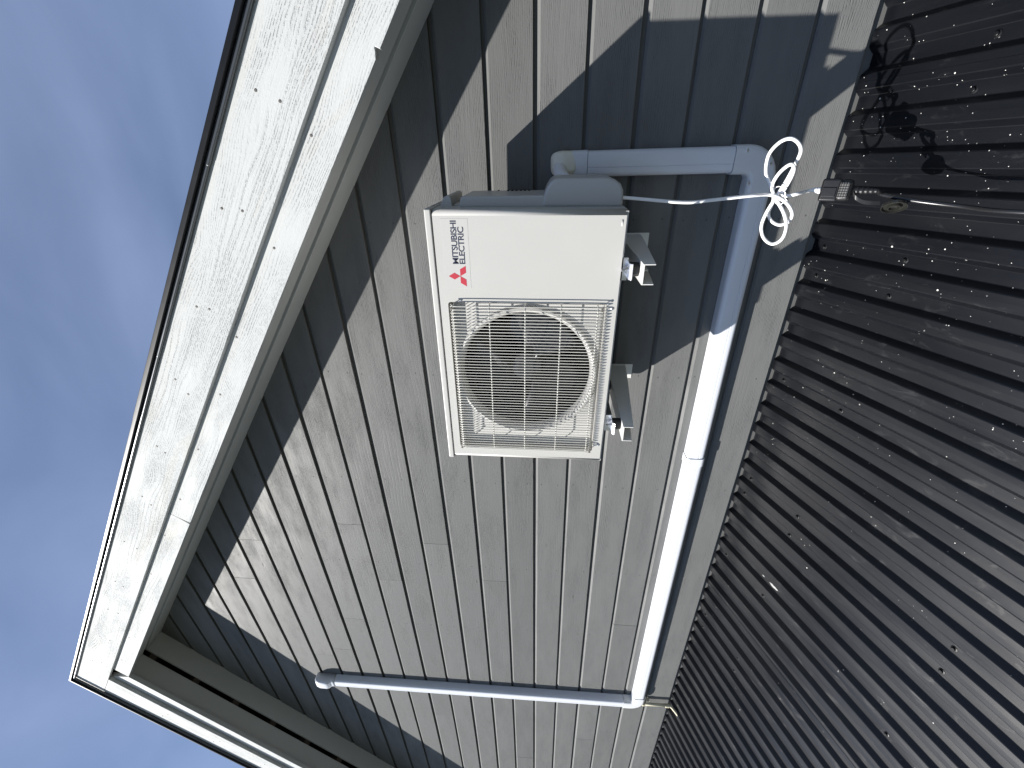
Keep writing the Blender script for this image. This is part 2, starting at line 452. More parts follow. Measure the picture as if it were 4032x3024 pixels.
# lower fascia boards (right one in two lengths, with a split knot at its lower edge), left one
jx = 1.73      # butt joint of the lower right board
lr1 = slope_board('fascia_board', 1, [(0.002, 0), (jx - 0.009, 0), (jx - 0.004, .03), (jx - 0.0003, .06), (jx - 0.0003, .112), (K1 * .112 + .002, .112)], -.285, -.262, M['white'])
nx = (0.2133 - AX) / CS
lr2 = slope_board('fascia_board', 1, [(jx + 0.0003, 0), (nx - .016, 0), (nx - .010, .003), (nx - .004, .006), (nx + .003, .012), (nx + .006, .0125), (nx + .007, .008), (nx + .0085, 0), (LEN, 0), (LEN, .112), (jx + 0.0003, .112)], -.285, -.262, M['white'])
ll = slope_board('fascia_board', -1, [(0.0, 0), (LEN, 0), (LEN, .112), (K1 * .112 - .112 * K2, .112), (-.112 * K2, 0)][:3] + [(K1 * .112 - .108 * K2, .112), (-.108 * K2 * 0.0 + .001, .0015)], -.285, -.262, M['white'])
# upper fascia boards lap over the lower ones
ur = slope_board('fascia_board', 1, [(K1 * .096 - .278 * K2, .096), (LEN, .096), (LEN, .29), (K1 * .29 - .278 * K2, .29)], -.306, -.2853, M['white'])
ul = slope_board('fascia_board', -1, [(K1 * .096 - .094 * K2, .096), (LEN, .096), (LEN, .29), (K1 * .29 - .094 * K2, .29)], -.306, -.2853, M['white'])
for bo, side, Y, ws, xs in ((ur, 1, -.306, (.165, .215), [0.12, .45, .75, 1.05, 1.43, 1.78, 2.12, 2.48, 2.83, 3.18, 3.52, 3.9, 4.3]),
                            (lr1, 1, -.285, (.075,), [.2, .5, .82, 1.2, 1.55]), (lr2, 1, -.285, (.075,), [1.85, 2.2, 2.5, 2.79, 3.15, 3.5, 3.9, 4.3]),
                            (ul, -1, -.306, (.165, .215), [.4, .8, 1.2, 1.6, 2.0])):
    for x in xs:
        for w in ws:
            link('nail', nail_big, None, bo, Matrix.Translation(slope_pt(side, x + random.uniform(-.02, .02), w + random.uniform(-.01, .01), Y)))
# soffit boards with a ventilation gap, rafter ends above the gap
h = 0.022
for side in (1, -1):
    for y0, y1 in ((-.2615, -.148), (-.117, 0.004)):
        slope_board('soffit_board', side, [(-h * TN + .001, h), (LEN, h), (LEN, h + .018), (-(h + .018) * TN + .001, h + .018)], y0, y1, M['soffit'])
    for i in range(16):
        x = 0.03 + i * 0.335
        slope_board('rafter_end', side, [(x, h + .0185), (x + .048, h + .0185), (x + .048, .13), (x, .13)], -.2612, .003, M['rafter'], 0)
    slope_board('roof_slab', side, [(-.13 * TN, .131), (LEN, .131), (LEN, .285), (-.285 * TN, .285)], -.2852 + .024, 5.6, M['void'], 0)
    slope_board('roof_covering', side, [(-.286 * TN, .286), (LEN, .286), (LEN, .2945), (-.2945 * TN, .2945)], -.302, 5.6, M['trim'], 0)
# metal verge trim: black upper strip and a grey lip below it, in lengths
def lengths(cuts): 
    e = [None] + cuts + [LEN]
    return list(zip(e[:-1], e[1:]))
for side, c_black, c_grey in ((1, [1.06, 2.25], [2.57, 3.27]), (-1, [1.8], [2.4])):
    for a, b in lengths(c_black):
        w0, w1 = .2845, .2965
        d = 0.0 if a is None else 0.0007 * (c_black.index(a) + 1)
        a0, a1 = (-w0 * TN, -w1 * TN) if a is None else (a - .01, a - .01)
        slope_board('verge_trim', side, [(a0, w0 - d), (b, w0 - d), (b, w1 + d), (a1, w1 + d)], -.3290 - d, -.3075, M['trim'], 0.0015)
    for a, b in lengths(c_grey):
        w0, w1 = .2725, .2838
        d = 0.0 if a is None else 0.0006 * (c_grey.index(a) + 1)
        a0, a1 = (-w0 * TN, -w1 * TN) if a is None else (a - .008, a - .008)
        slope_board('drip_flashing', side, [(a0, w0 - d), (b, w0 - d), (b, w1), (a1, w1)], -.3185 - d, -.3075, M['trim2'], 0.003)

# ------------------------------------------------------------------ lean-to roof of profiled steel sheets
RS = rad(20.0); RC, RSn, RT_ = math.cos(RS), math.sin(RS), math.tan(RS)
Z0, PP, PX0, SKEW, PH = -0.925, 0.0983, -0.2975, 0.0227, 0.018
def roof_pt(x, l, h):
    """x along the wall, l down the slope, h square to the crest plane"""
    Y = 0.009 - l * RC - h * RSn
    return Vector((x - SKEW * (Y), Y, Z0 + 0.009 * RT_ - l * RSn + h * RC))
lean = thing('lean_to_roof', (-2.8, -.9, -1.3), 'black profiled steel lean-to roof sloping away below the grey wall', 'roof')
def profile(n0, n1):
    pts = []
    for n in range(n0, n1):
        c = PX0 + n * PP             # valley centre
        hv, sd = 0.0165, 0.0155
        pts += [(c - hv - .0015, -PH + .0012), (c - hv + .0008, -PH), (c + hv - .0008, -PH), (c + hv + .0015, -PH + .0012),
                (c + hv + sd - .0015, -.0012), (c + hv + sd + .0008, 0.0), (c + PP / 2 , 0.0004), (c + PP - hv - sd - .0008, 0.0), (c + PP - hv - sd + .0015, -.0012)]
    return pts
RL = 2.3
def roof_sheet(n0, n1, lift):
    pts = profile(n0, n1)[5:] + profile(n1, n1 + 1)[:7]
    V = []; Fc = []; m_ = len(pts); ny = 8
    for i in range(ny + 1):
        l = RL * (i / ny)
        for (x, h) in pts: V.append(roof_pt(x, l, h + lift))
    for i in range(ny):
        for j in range(m_ - 1): Fc.append((i * m_ + j, i * m_ + j + 1, (i + 1) * m_ + j + 1, (i + 1) * m_ + j))
    o = centred('roofing_sheet', V, Fc, M['roof'], lean, Matrix.Rotation(RS, 3, 'X'))
    so = o.modifiers.new('gauge', 'SOLIDIFY'); so.thickness = 0.0012; so.offset = -1
    return o
sheets = []
n = -62
i = 0
while n < 16:
    n1 = min(n + 11, 17)
    sheets.append((n, n1, roof_sheet(n, n1, 0.0006 + 0.0012 * (i % 2))))
    n = n1; i += 1
# screws with washers in the valleys
def roof_screw_mesh():
    V = []; Fc = []; seg = 12
    prof = [(0.0088, 0.0), (0.0082, 0.0018), (0.0052, 0.0026), (0.0050, 0.0030), (0.0046, 0.0068), (0.0036, 0.0074)]
    for r, z in prof: V += [(r * math.cos(2 * math.pi * i / seg), r * math.sin(2 * math.pi * i / seg), z) for i in range(seg)]
    for q in range(len(prof) - 1):
        for i in range(seg): Fc.append((q * seg + i, q * seg + (i + 1) % seg, (q + 1) * seg + (i + 1) % seg, (q + 1) * seg + i))
    Fc.append(tuple(range((len(prof) - 1) * seg, len(prof) * seg)))
    return mesh('roof_screw', V, Fc)
scr = roof_screw_mesh(); scr.materials.append(M['trim'])
for l, idx in ((.046, [0, -1, -5, -10, -11, -15, -20, -21, -25, -30, -31]), (.287, [5, 4, 0, -1, -5, -10, -11, -15, -20, -21, -25, -30, -31]), (.815, [5, 4, 0, -1, -5, -10, -11, -15, -20, -21])):
    for n in idx:
        par = [s for s in sheets if s[0] <= n < s[1]][0][2]
        x = PX0 + n * PP + random.uniform(-.004, .004)
        p = roof_pt(x, l + random.uniform(-.006, .006), -PH + .0015)
        link('roof_screw', scr, None, par, Matrix.Translation(p) @ Matrix.Rotation(RS, 4, 'X') @ Matrix.Rotation(random.uniform(0, 3), 4, 'Z'))
# loose screw near the coil
link('roof_screw', scr, None, [s for s in sheets if s[0] <= 4 < s[1]][0][2], Matrix.Translation(roof_pt(.113, .09, -PH + .0015)) @ Matrix.Rotation(RS, 4, 'X'))
# dried white droppings on the sheets
def roof_hit(px, py):
    d = FW + RT * ((3024 - py - 1512) / F_PX) - UP * ((px - 2016) / F_PX)
    zf = Z0 - PH
    t = (zf + RT_ * CAM.y - CAM.z) / (d.z - RT_ * d.y)
    return CAM + d * t
M['dropping'] = plain('dried_dropping', (0.34, 0.34, 0.325), 0.8, bump=0.4, bscale=200, var=0.15)
for px_, py_, rx, ry in ((3050, 2318, .006, .022), (2752, 2860, .004, .012), (3004, 2290, .003, .006)):
    c = roof_hit(px_, py_)
    n_ = round((c.x + SKEW * c.y - PX0) / PP)
    cx = PX0 + n_ * PP; l_ = (0.009 - c.y) / RC
    V = []; seg = 18
    ph = random.uniform(0, 9)
    for rr in (1.0, 0.55):
        for i in range(seg):
            a = 2 * math.pi * i / seg
            q = rr * (1 + .35 * noise.noise((math.cos(a) * 2 + ph, math.sin(a) * 2, ph)))
            V.append(roof_pt(cx + rx * q * math.cos(a), l_ + ry * q * math.sin(a), -PH + (.0026 if rr == 1.0 else .0033)))
    Fc = [(i, (i + 1) % seg, seg + (i + 1) % seg, seg + i) for i in range(seg)] + [tuple(range(seg, 2 * seg))]
    centred('dropping', V, Fc, M['dropping'], [q for q in sheets if q[0] <= n_ < q[1]][0][2])
# pale sheet behind the foot of the cladding
box('wall_sheet', -7.0, 1.40, 0.0145, 0.03, -1.02, -0.9015, M['strip'], lean)

# ------------------------------------------------------------------ outdoor unit
U0 = Vector((-0.9334, -0.375, -0.2362)); UROT = Matrix.Rotation(0.0132, 4, 'Y')
unit = thing('heat_pump_unit', U0, 'cream outdoor heat pump unit with round fan grille mounted on the grey wall', 'heat pump')
unit.matrix_basis = Matrix.Translation(U0) @ UROT
UW = wm(unit)
W_, H_, D_ = 0.8, 0.497, 0.25
OX0, OX1, OZ0, OZ1 = 0.045, 0.556, 0.0275, 0.4747
def upart(name, V, Fc, mat, parent=None, smooth=False):
    return link(name, mesh(name, V, Fc, smooth), mat, parent or unit, UW)
# front panel wrapping round both sides, with the grille opening
r = 0.014
path = [(0.0, D_ * .6)] + [(r - r * math.cos(t), r - r * math.sin(t)) for t in [rad(a) for a in range(0, 91, 15)]]
pathR = [(W_ - x, y) for x, y in reversed(path)]
V = []; Fc = []
def vi(x, y, z): V.append((x, y, z)); return len(V) - 1
lft = [(vi(x, y, 0.0), vi(x, y, H_)) for x, y in path]
rgt = [(vi(x, y, 0.0), vi(x, y, H_)) for x, y in pathR]
for s in (lft, rgt):
    for a, b in zip(s[:-1], s[1:]): Fc.append((a[0], b[0], b[1], a[1]))
def oval(cr):   # rounded opening outline
    out = []
    for cx, cz, a0 in ((OX1 - cr, OZ1 - cr, 0), (OX0 + cr, OZ1 - cr, 90), (OX0 + cr, OZ0 + cr, 180), (OX1 - cr, OZ0 + cr, 270)):
        for a in range(0, 91, 30): out.append((cx + cr * math.cos(rad(a0 + a)), cz + cr * math.sin(rad(a0 + a))))
    return out
op = oval(0.008)
oi_ = [vi(x, 0.0, z) for x, z in op]; ob_ = [vi(x + (0.0015 if x < .3 else -.0015), 0.024, z + (.0015 if z < .25 else -.0015)) for x, z in op]
n_ = len(op)
for i in range(n_): Fc.append((oi_[i], oi_[(i + 1) % n_], ob_[(i + 1) % n_], ob_[i]))
bl, tl = lft[-1]; br, tr = rgt[0]
q = n_ // 4
Fc.append((tr, tl, *reversed(oi_[q - 1:q + 1]))) if False else None
# ring between panel rectangle and opening: one fan per side
Fc.append(tuple([tr, tl] + [oi_[i] for i in range(q, q - 2, -1)]))
Fc.append(tuple([tl, bl] + [oi_[i] for i in range(2 * q, 2 * q - 2, -1)]))
Fc.append(tuple([bl, br] + [oi_[i] for i in range(3 * q, 3 * q - 2, -1)]))
Fc.append(tuple([br, tr] + [oi_[i] for i in (0, n_ - 1)]))
for c_, idx in ((tr, range(0, q)), (tl, range(q, 2 * q)), (bl, range(2 * q, 3 * q)), (br, range(3 * q, n_))):
    idx = list(idx)
    for a, b in zip(idx[:-1], idx[1:]): Fc.append((c_, oi_[a], oi_[b]))
fp = upart('front_panel', V, Fc, M['cream'])
for p_ in fp.data.polygons: p_.use_smooth = p_.index < 2 * (len(path) - 1) and not (p_.index in (0, 2 * (len(path) - 1) - 1))
so = fp.modifiers.new('gauge', 'SOLIDIFY'); so.thickness = 0.001; so.offset = -1
# rear casing, base tray, lid
def ubox(name, x0, x1, y0, y1, z0, z1, mat, parent=None, bev=0.0, seg=2):
    v, f = box_v(x0, x1, y0, y1, z0, z1)
    c = Vector(((x0 + x1) / 2, (y0 + y1) / 2, (z0 + z1) / 2))
    o = link(name, mesh(name, [Vector(a) - c for a in v], f), mat, parent or unit, UW @ Matrix.Translation(c))
    if bev: bevel(o, bev, seg)
    return o
ubox('side_panel', W_ - .0035, W_ - .0015, D_ * .45, D_, 0.002, H_ - .001, M['cream'])
ubox('side_panel', .0015, .0035, D_ * .45, D_, 0.002, H_ - .001, M['cream'])
ubox('rear_coil', .004, W_ - .004, D_ - .03, D_ - .004, .004, H_ - .004, M['fin'])
ubox('base_tray', .004, W_ - .004, .003, D_ - .002, -.004, .003, M['cream'])
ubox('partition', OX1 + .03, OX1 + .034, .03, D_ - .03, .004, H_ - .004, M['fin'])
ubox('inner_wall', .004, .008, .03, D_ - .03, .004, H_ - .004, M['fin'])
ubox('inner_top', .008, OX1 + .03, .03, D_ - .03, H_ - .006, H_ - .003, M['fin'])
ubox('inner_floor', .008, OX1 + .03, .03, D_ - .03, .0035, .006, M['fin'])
ubox('seam_shade_strip', .002, W_ - .002, .003, D_ - .003, H_ - .001, H_ + .0022, M['rubber'])  # black strip standing in for the shade of the groove under the lid
lid = ubox('lid', -.0025, W_ + .0025, -.003, D_ + .004, H_ + .002, H_ + .0205, M['cream'], bev=.004, seg=3)
for y in (.07, .13):
    link('lid_screw', nail_big, None, lid, UW @ Matrix.Translation((W_ + .0025, y, H_ + .011)) @ Matrix.Rotation(rad(90), 4, 'Z'))
# shroud plate with bell mouth
CX, CZ, CR = 0.3174, 0.252, 0.198
V = []; Fc = []
seg = 72
YP = 0.0235
outer = []
for i in range(seg):
    a = 2 * math.pi * i / seg
    c_, s_ = math.cos(a), math.sin(a)
    tx = ((OX1 + .004 - CX) if c_ > 0 else (CX - OX0 + .004)) / max(1e-6, abs(c_))
    tz = ((OZ1 + .004 - CZ) if s_ > 0 else (CZ - OZ0 + .004)) / max(1e-6, abs(s_))
    t = min(tx, tz)
    outer.append((CX + c_ * t, CZ + s_ * t))
prof = [(None, YP + .006), (CR + .022, YP + .006), (CR + .019, YP - .002), (CR + .013, YP - .004), (CR + .006, YP + .001), (CR + .001, YP + .012), (CR, YP + .022), (CR, YP + .030)]
for pr_, y in prof:
    for i in range(seg):
        a = 2 * math.pi * i / seg
        x, z = outer[i] if pr_ is None else (CX + pr_ * math.cos(a), CZ + pr_ * math.sin(a))
        if pr_ is not None:   # ring trimmed by the opening at top and bottom
            x = min(max(x, OX0 - .004), OX1 + .004); z = min(max(z, OZ0 - .003), OZ1 + .003)
        V.append((x, y, z))
for q_ in range(len(prof) - 1):
    for i in range(seg): Fc.append((q_ * seg + i, q_ * seg + (i + 1) % seg, (q_ + 1) * seg + (i + 1) % seg, (q_ + 1) * seg + i))
sh = upart('fan_shroud', V, Fc, M['creamp'], smooth=True)
es = sh.modifiers.new('edges', 'EDGE_SPLIT'); es.split_angle = rad(50)
# fan: hub and three swept blades
fan = link('fan', mesh('fan', *tube([(0, -.012, 0), (0, -.010, 0), (0, 0.03, 0), (0, .032, 0)], [.030, .047, .05, .02], 28)), M['fan'], unit, UW @ Matrix.Translation((CX, .085, CZ)))
def blade():
    V = []; Fc = []; nr, na = 8, 9
    for side in (0, 1):
        for i in range(nr + 1):
            rr = .045 + (.186 - .045) * i / nr
            sweep = rad(-18) * (i / nr) ** 1.3
            w = rad(78) * (0.8 + .42 * math.sin(math.pi * min(1, i / nr * .9)))
            for j in range(na + 1):
                u = j / na
                a = sweep + w * (u - .5)
                y = -.020 + .062 * u + .012 * math.sin(math.pi * u) * (i / nr) + side * .0025
                V.append((rr * math.cos(a), y, rr * math.sin(a)))
    o = (nr + 1) * (na + 1)
    for i in range(nr):
        for j in range(na):
            a = i * (na + 1) + j
            Fc.append((a, a + 1, a + na + 2, a + na + 1)); Fc.append((o + a, o + a + na + 1, o + a + na + 2, o + a + 1))
    rim = [i * (na + 1) for i in range(nr + 1)] + [nr * (na + 1) + j for j in range(1, na + 1)] + [i * (na + 1) + na for i in range(nr - 1, -1, -1)] + [j for j in range(na - 1, 0, -1)]
    for a, b in zip(rim, rim[1:] + rim[:1]): Fc.append((a, b, o + b, o + a))
    return mesh('blade', V, Fc, True)
bme = blade(); bme.materials.append(M['fan'])
for i in range(3):
    link('blade', bme, None, fan, wm(fan) @ Matrix.Rotation(rad(-115 + 120 * i), 4, 'Y'))
ubox('motor_mount', CX - .02, CX + .02, .15, .165, .01, H_ - .01, M['fin'])
# grille: vertical wires bent back at both ends, five cross rods
YG = -0.016
rods = [.459, .356, .254, .153, .052]
V = []; Fc = []
def add(vf):
    o = len(V); V.extend(vf[0]); Fc.extend([tuple(i + o for i in fc) for fc in vf[1]])
for z in rods:
    add(tube([(OX0 + .004, .018, z), (OX0 + .008, YG + .010, z), (OX0 + .016, YG + .0034, z), (OX1 - .016, YG + .0034, z), (OX1 - .008, YG + .010, z), (OX1 - .004, .018, z)], .0020, 8))
grille = upart('grille', V, Fc, M['wire'], smooth=True)
wv, wf = tube(smooth_path([(0, .016, OZ1 - .004), (0, .002, OZ1 - .007), (0, YG + .004, OZ1 - .016), (0, YG, OZ1 - .026), (0, YG, .25), (0, YG, OZ0 + .026), (0, YG + .004, OZ0 + .015), (0, .002, OZ0 + .007), (0, .016, OZ0 + .004)], 3), .00122, 7)
wme = mesh('wire', wv, wf, True); wme.materials.append(M['wire'])
NW = 53
for i in range(NW):
    x = OX0 + .008 + (OX1 - OX0 - .016) * i / (NW - 1)
    link('wire', wme, None, grille, UW @ Matrix.Translation((x, 0.0004 * math.sin(i * 1.7), 0)))
for x, z in ((OX0 + .010, OZ0 + .012), (OX1 - .012, OZ0 + .014), (OX0 + .010, OZ1 - .010), (OX1 - .014, OZ1 - .012)):
    link('grille_screw', nail_big, None, grille, UW @ Matrix.Translation((x, YG - .002, z)))
# panel screws and embossed oval
smf = disc_mesh('panel_screw', .0042, .0016, 12); smf.materials.append(M['galv'])
for x, z in ((.543, .0115), (.072, .0095)):
    link('panel_screw', smf, None, unit, UW @ Matrix.Translation((x, .0002, z)))
v, f = tube([(.7605, .0032, .0095), (.7755, .0032, .0095)], .0042, 10)
ovl = upart('embossed_mark', v, f, M['cream'], smooth=True)
# label film with emblem and lettering
lab = ubox('maker_label', .5962, .779, -.0003, .0002, .405, .476, M['decal'])
a0 = .0188
def rhomb(d1, d2):
    e1 = (math.cos(rad(d1)) * a0, math.sin(rad(d1)) * a0); e2 = (math.cos(rad(d2)) * a0, math.sin(rad(d2)) * a0)
    c = (.6298, .4333)
    return [c, (c[0] + e1[0], c[1] + e1[1]), (c[0] + e1[0] + e2[0], c[1] + e1[1] + e2[1]), (c[0] + e2[0], c[1] + e2[1])]
for d1, d2 in ((60, 120), (0, -60), (180, 240)):
    v, f = extrude(rhomb(d1, d2), -.0006, -.0002, lambda a, b, n: (a, n, b))
    link('emblem_diamond', mesh('emblem_diamond', v, f), M['red'], lab, UW)
def lettering(txt, x0, x1, zbase, cap):
    cu = bpy.data.curves.new('lettering', 'FONT'); cu.body = txt; cu.extrude = .012; cu.offset = .016; cu.space_character = .93
    to = bpy.data.objects.new('lettering', cu); COL.objects.link(to)
    dg = bpy.context.evaluated_depsgraph_get(); dg.update()
    me = bpy.data.meshes.new_from_object(to.evaluated_get(dg))
    bpy.data.objects.remove(to, do_unlink=True)
    xs = [v_.co.x for v_ in me.vertices]; ys = [v_.co.y for v_ in me.vertices]
    sx = (x1 - x0) / (max(xs) - min(xs)); sy = cap / (max(ys) - min(ys)); mn, my = min(xs), min(ys)
    for v_ in me.vertices:
        v_.co = Vector((x0 + (v_.co.x - mn) * sx, -.0005 - v_.co.z * .01, zbase + (v_.co.y - my) * sy))
    me.materials.clear()
    return link('lettering', me, M['ink'], lab, UW)
lettering('MITSUBISHI', .663, .774, .4355, .0162)
lettering('ELECTRIC', .663, .7585, .4172, .0160)
# service cover on the right-hand side: slim part, carrying lug, deep valve cover
def side_prism(name, pts, y0, y1, mat, bev=.004, seg=3, parent=None):
    v, f = extrude(pts, y0, y1, lambda a, b, n: (W_ + a, n, b))
    c = Vector((W_, (y0 + y1) / 2, .2))
    o = link(name, mesh(name, [Vector(p) - c for p in v], f), mat, parent or unit, UW @ Matrix.Translation(c))
    if bev: bevel(o, bev, seg)
    return o
cov = side_prism('service_cover', [(-.002, .436), (.018, .434), (.0255, .428), (.0265, .24), (.0265, .18), (-.002, .18)], .066, .246, M['creamp'], .006, 4)
side_prism('carrying_lug', [(-.002, .490), (.008, .488), (.0225, .480), (.0268, .472), (.0262, .463), (.020, .460), (.004, .4585), (-.002, .458)], .075, .244, M['creamp'], .002)
side_prism('lug_recess', [(-.003, .4565), (.004, .4565), (.004, .436), (-.003, .436)], .09, .23, M['creamp'], .001)
val = side_prism('valve_cover', [(-.002, .214), (.0262, .210), (.044, .203), (.058, .194), (.0655, .184), (.068, .170), (.0682, .052), (.064, .030), (.054, .014), (.038, .005), (-.002, .003)], .062, .240, M['creamp'], .008, 4)
for i in range(6):
    z = .252 + i * .0125
    ubox('vent_slot', W_ + .0200, W_ + .0272, .218, .2468, z, z + .0060, M['fin'], cov)
ubox('latch_slot', W_ + .024, W_ + .0270, .224, .2472, .345, .349, M['fin'], cov)

# ------------------------------------------------------------------ wall brackets (one for each side of the unit)
def bracket(X0, X1, label):
    xm = (X0 + X1) / 2
    t = thing('wall_bracket', (xm, -.02, -.33), label, 'bracket', 'brackets carrying the outdoor unit')
    yt = -.432; th = .0028
    zt = -.290
    o = box('web', X0 + th, X1 - th, yt, -.004, zt - th, zt, M['bracket'], t)
    for xa, xb in ((X0, X0 + th - .0001), (X1 - th + .0001, X1)):
        pts = [(yt, zt + .0006), (yt, zt - .030), (-.10, zt - .064), (-.03, zt - .070), (-.004, zt - .070), (-.004, zt + .0006)]
        v, f = extrude(pts, xa, xb, lambda a, b, n: (n, a, b))
        bevel(centred('flange', v, f, M['bracket'], t), .0008, 2)
    box('wall_plate', X0 - .004, X1 + .004, -.004 + .0002, -.0003, zt - .10, zt + .03, M['bracket'], t, .001)
    for yy in (-.375, -.12):
        v, f = tube([(xm, yy, zt + .0002), (xm, yy, zt + .004), (xm, yy, zt + .022), (xm, yy, zt + .026)], [.018, .0185, .0185, .018], 20)
        centred('rubber_damper', v, f, M['rubber'], t, smooth=False)
    zf = zt + .0262
    # zinc foot clamp with turned-down lip and bolt
    v, f = extrude([(-.399, zf), (-.406, zf - .006), (-.409, zf - .004), (-.402, zf + .0035), (-.34, zf + .0035), (-.338, zf + .001), (-.34, zf)], xm - .021, xm + .021, lambda a, b, n: (n, a, b))
    cl = bevel(centred('foot_clamp', v, f, M['galv'], t), .001, 2)
    v, f = tube([(xm, -.385, zf + .0036), (xm, -.385, zf + .010)], .008, 6)
    centred('bolt_head', v, f, M['galv'], cl)
    v, f = tube([(xm, -.385, zf + .010), (xm, -.385, zf + .020)], .004, 10)
    centred('bolt_shank', v, f, M['galv'], cl)
    v, f = tube([(xm, -.385, zt - .0029), (xm, -.385, zt - .009)], .007, 6)
    centred('nut', v, f, M['galv'], t)
    v, f = tube([(xm, -.385, zt - .009), (xm, -.385, zt - .022)], .0042, 10)
    centred('bolt_end', v, f, M['galv'], t)
    return t
bracket(-.3085, -.2555, 'ivory steel bracket under the right half of the outdoor unit near the cable')
bracket(-.8010, -.7480, 'ivory steel bracket under the fan half of the outdoor unit')
# feet of the unit standing on the clamps
for x in (-.282, -.7745):
    v, f = box_v(x - .03, x + .03, -.372, -.128, -.262, -.2415)
    centred('foot', v, f, M['galv'], unit)

# ------------------------------------------------------------------ line cover ducts
def dsec(w, d, r=.016, rib=True):
    """duct section: (across, out) outline from one wall edge round to the other"""
    pts = [(-w / 2, 0.0)]
    for a in range(0, 91, 15): pts.append((-w / 2 + r - r * math.cos(rad(a)), d - r + r * math.sin(rad(a))))
    if rib:
        pts += [(-w * .17, d + .0006), (-w * .15, d - .0010), (-w * .13, d + .0006), (w * .0, d + .0012)]
    for a in range(90, -1, -15): pts.append((w / 2 - r + r * math.cos(rad(a)), d - r + r * math.sin(rad(a))))
    pts.append((w / 2, 0.0))
    return pts
duct = thing('line_cover_duct', (-1.6, 0, -.70), 'white plastic pipe duct running along the foot of the grey wall with two upright branches', 'pipe duct')
def duct_run(name, a, b, across, w, d, mat, rib=True, r=.016, y0=-.0012):
    a, b, across = Vector(a), Vector(b), Vector(across)
    out = Vector((0, -1, 0)); S_ = dsec(w, d, r, rib); k = len(S_)
    V = [p + across * s + out * (o - y0 * 1.0) for p in (a, b) for s, o in S_]
    Fc = [(i, i + 1, k + i + 1, k + i) for i in range(k - 1)] + [(k - 1, 0, k, 2 * k - 1), tuple(range(k))[::-1], tuple(range(k, 2 * k))]
    o = centred(name, V, Fc, mat, duct, smooth=True)
    e = o.modifiers.new('edges', 'EDGE_SPLIT'); e.split_angle = rad(35)
    return o
DW, DD = .073, .0485
zh = -.6935
duct_run('duct_length', (-.128, 0, zh), (-1.185, 0, zh), (0, 0, 1), DW, DD, M['duct'])
duct_run('duct_length', (-1.186, 0, zh - .0015), (-3.165, 0, zh + .001), (0, 0, 1), DW, DD, M['duct'])
cp_ = duct_run('duct_coupler', (-1.168, 0, zh), (-1.208, 0, zh), (0, 0, 1), DW + .0055, DD + .0032, M['duct'], False)
xv = -.0395
duct_run('duct_length', (xv + .0005, 0, -.60), (xv - .0012, 0, -.168), (1, 0, 0), DW, DD, M['duct'], True)
duct_run('duct_collar', (xv - .0012, 0, -.1665), (xv - .0016, 0, -.120), (1, 0, 0), DW + .004, DD + .002, M['duct'], False)
xl = -3.253
duct_run('duct_length', (xl + .001, 0, -.60), (xl - .001, 0, 1.42), (1, 0, 0), DW - .002, DD, M['duct'])
def duct_elbow(name, corner, dirA, dirB, la, lb, w, d, rin, mat):
    """flat right-angle elbow; runs from corner towards dirA and dirB"""
    c, A, B = Vector(corner), Vector(dirA), Vector(dirB)
    S_ = dsec(w, d, .016, False); k = len(S_); out = Vector((0, -1, 0))
    stations = []
    # centre line: from A end to the arc to B end
    R_ = rin + w / 2
    stations.append((c + A * la, B))
    n = 8
    cen = c + A * R_ + B * R_
    for i in range(n + 1):
        t = rad(90) * i / n
        stations.append((cen - B * R_ * math.cos(t) - A * R_ * math.sin(t), (B * math.cos(t) + A * math.sin(t))))
    stations.append((c + B * lb, A))
    V = []; Fc = []
    for p, acr in stations:
        V += [p - acr * s + out * (o + .0012) for s, o in S_]
    m_ = len(stations)
    for q in range(m_ - 1):
        for i in range(k): Fc.append((q * k + i, q * k + (i + 1) % k, (q + 1) * k + (i + 1) % k, (q + 1) * k + i))
    Fc.append(tuple(range(k))[::-1]); Fc.append(tuple(range((m_ - 1) * k, m_ * k)))
    o = centred(name, V, Fc, mat, duct, smooth=True)
    e = o.modifiers.new('edges', 'EDGE_SPLIT'); e.split_angle = rad(40)
    return o
er = duct_elbow('duct_elbow', (xv, 0, zh), (0, 0, 1), (-1, 0, 0), .092, .098, DW + .0075, DD + .0035, .012, M['elbow'])
el = duct_elbow('duct_elbow', (xl, 0, zh), (0, 0, 1), (1, 0, 0), .092, .092, DW + .006, DD + .003, .012, M['elbow'])
dsm = disc_mesh('duct_screw', .0045, .0016, 10); dsm.materials.append(M['galv'])
for x, z in ((xv + .024, -.632), (xv - .064, -.655), (xv - .012, -.706)):
    link('duct_screw', dsm, None, er, Matrix.Translation((x, -DD - .0042, z)))
link('duct_screw', dsm, None, cp_, Matrix.Translation((-1.188, -DD - .002, zh + .019)))
# end cap of the left branch: bulging cover where the pipes go through the wall
V = []; Fc = []
S0 = dsec(1, 1, .25, False); k = len(S0)
rows = [(1.395, .074, .050), (1.412, .074, .050), (1.425, .076, .053), (1.438, .084, .064), (1.455, .086, .068), (1.50, .086, .067), (1.525, .080, .060), (1.537, .064, .044), (1.541, .045, .030)]
for z, w, d in rows:
    V += [(xl - .001 + s * w, -o * d - .0011, z) for s, o in S0]
for q in range(len(rows) - 1):
    for i in range(k): Fc.append((q * k + i, q * k + (i + 1) % k, (q + 1) * k + (i + 1) % k, (q + 1) * k + i))
Fc.append(tuple(range(k))[::-1]); Fc.append(tuple(range((len(rows) - 1) * k, len(rows) * k)))
centred('duct_end_cap', V, Fc, M['duct'], duct, smooth=True)
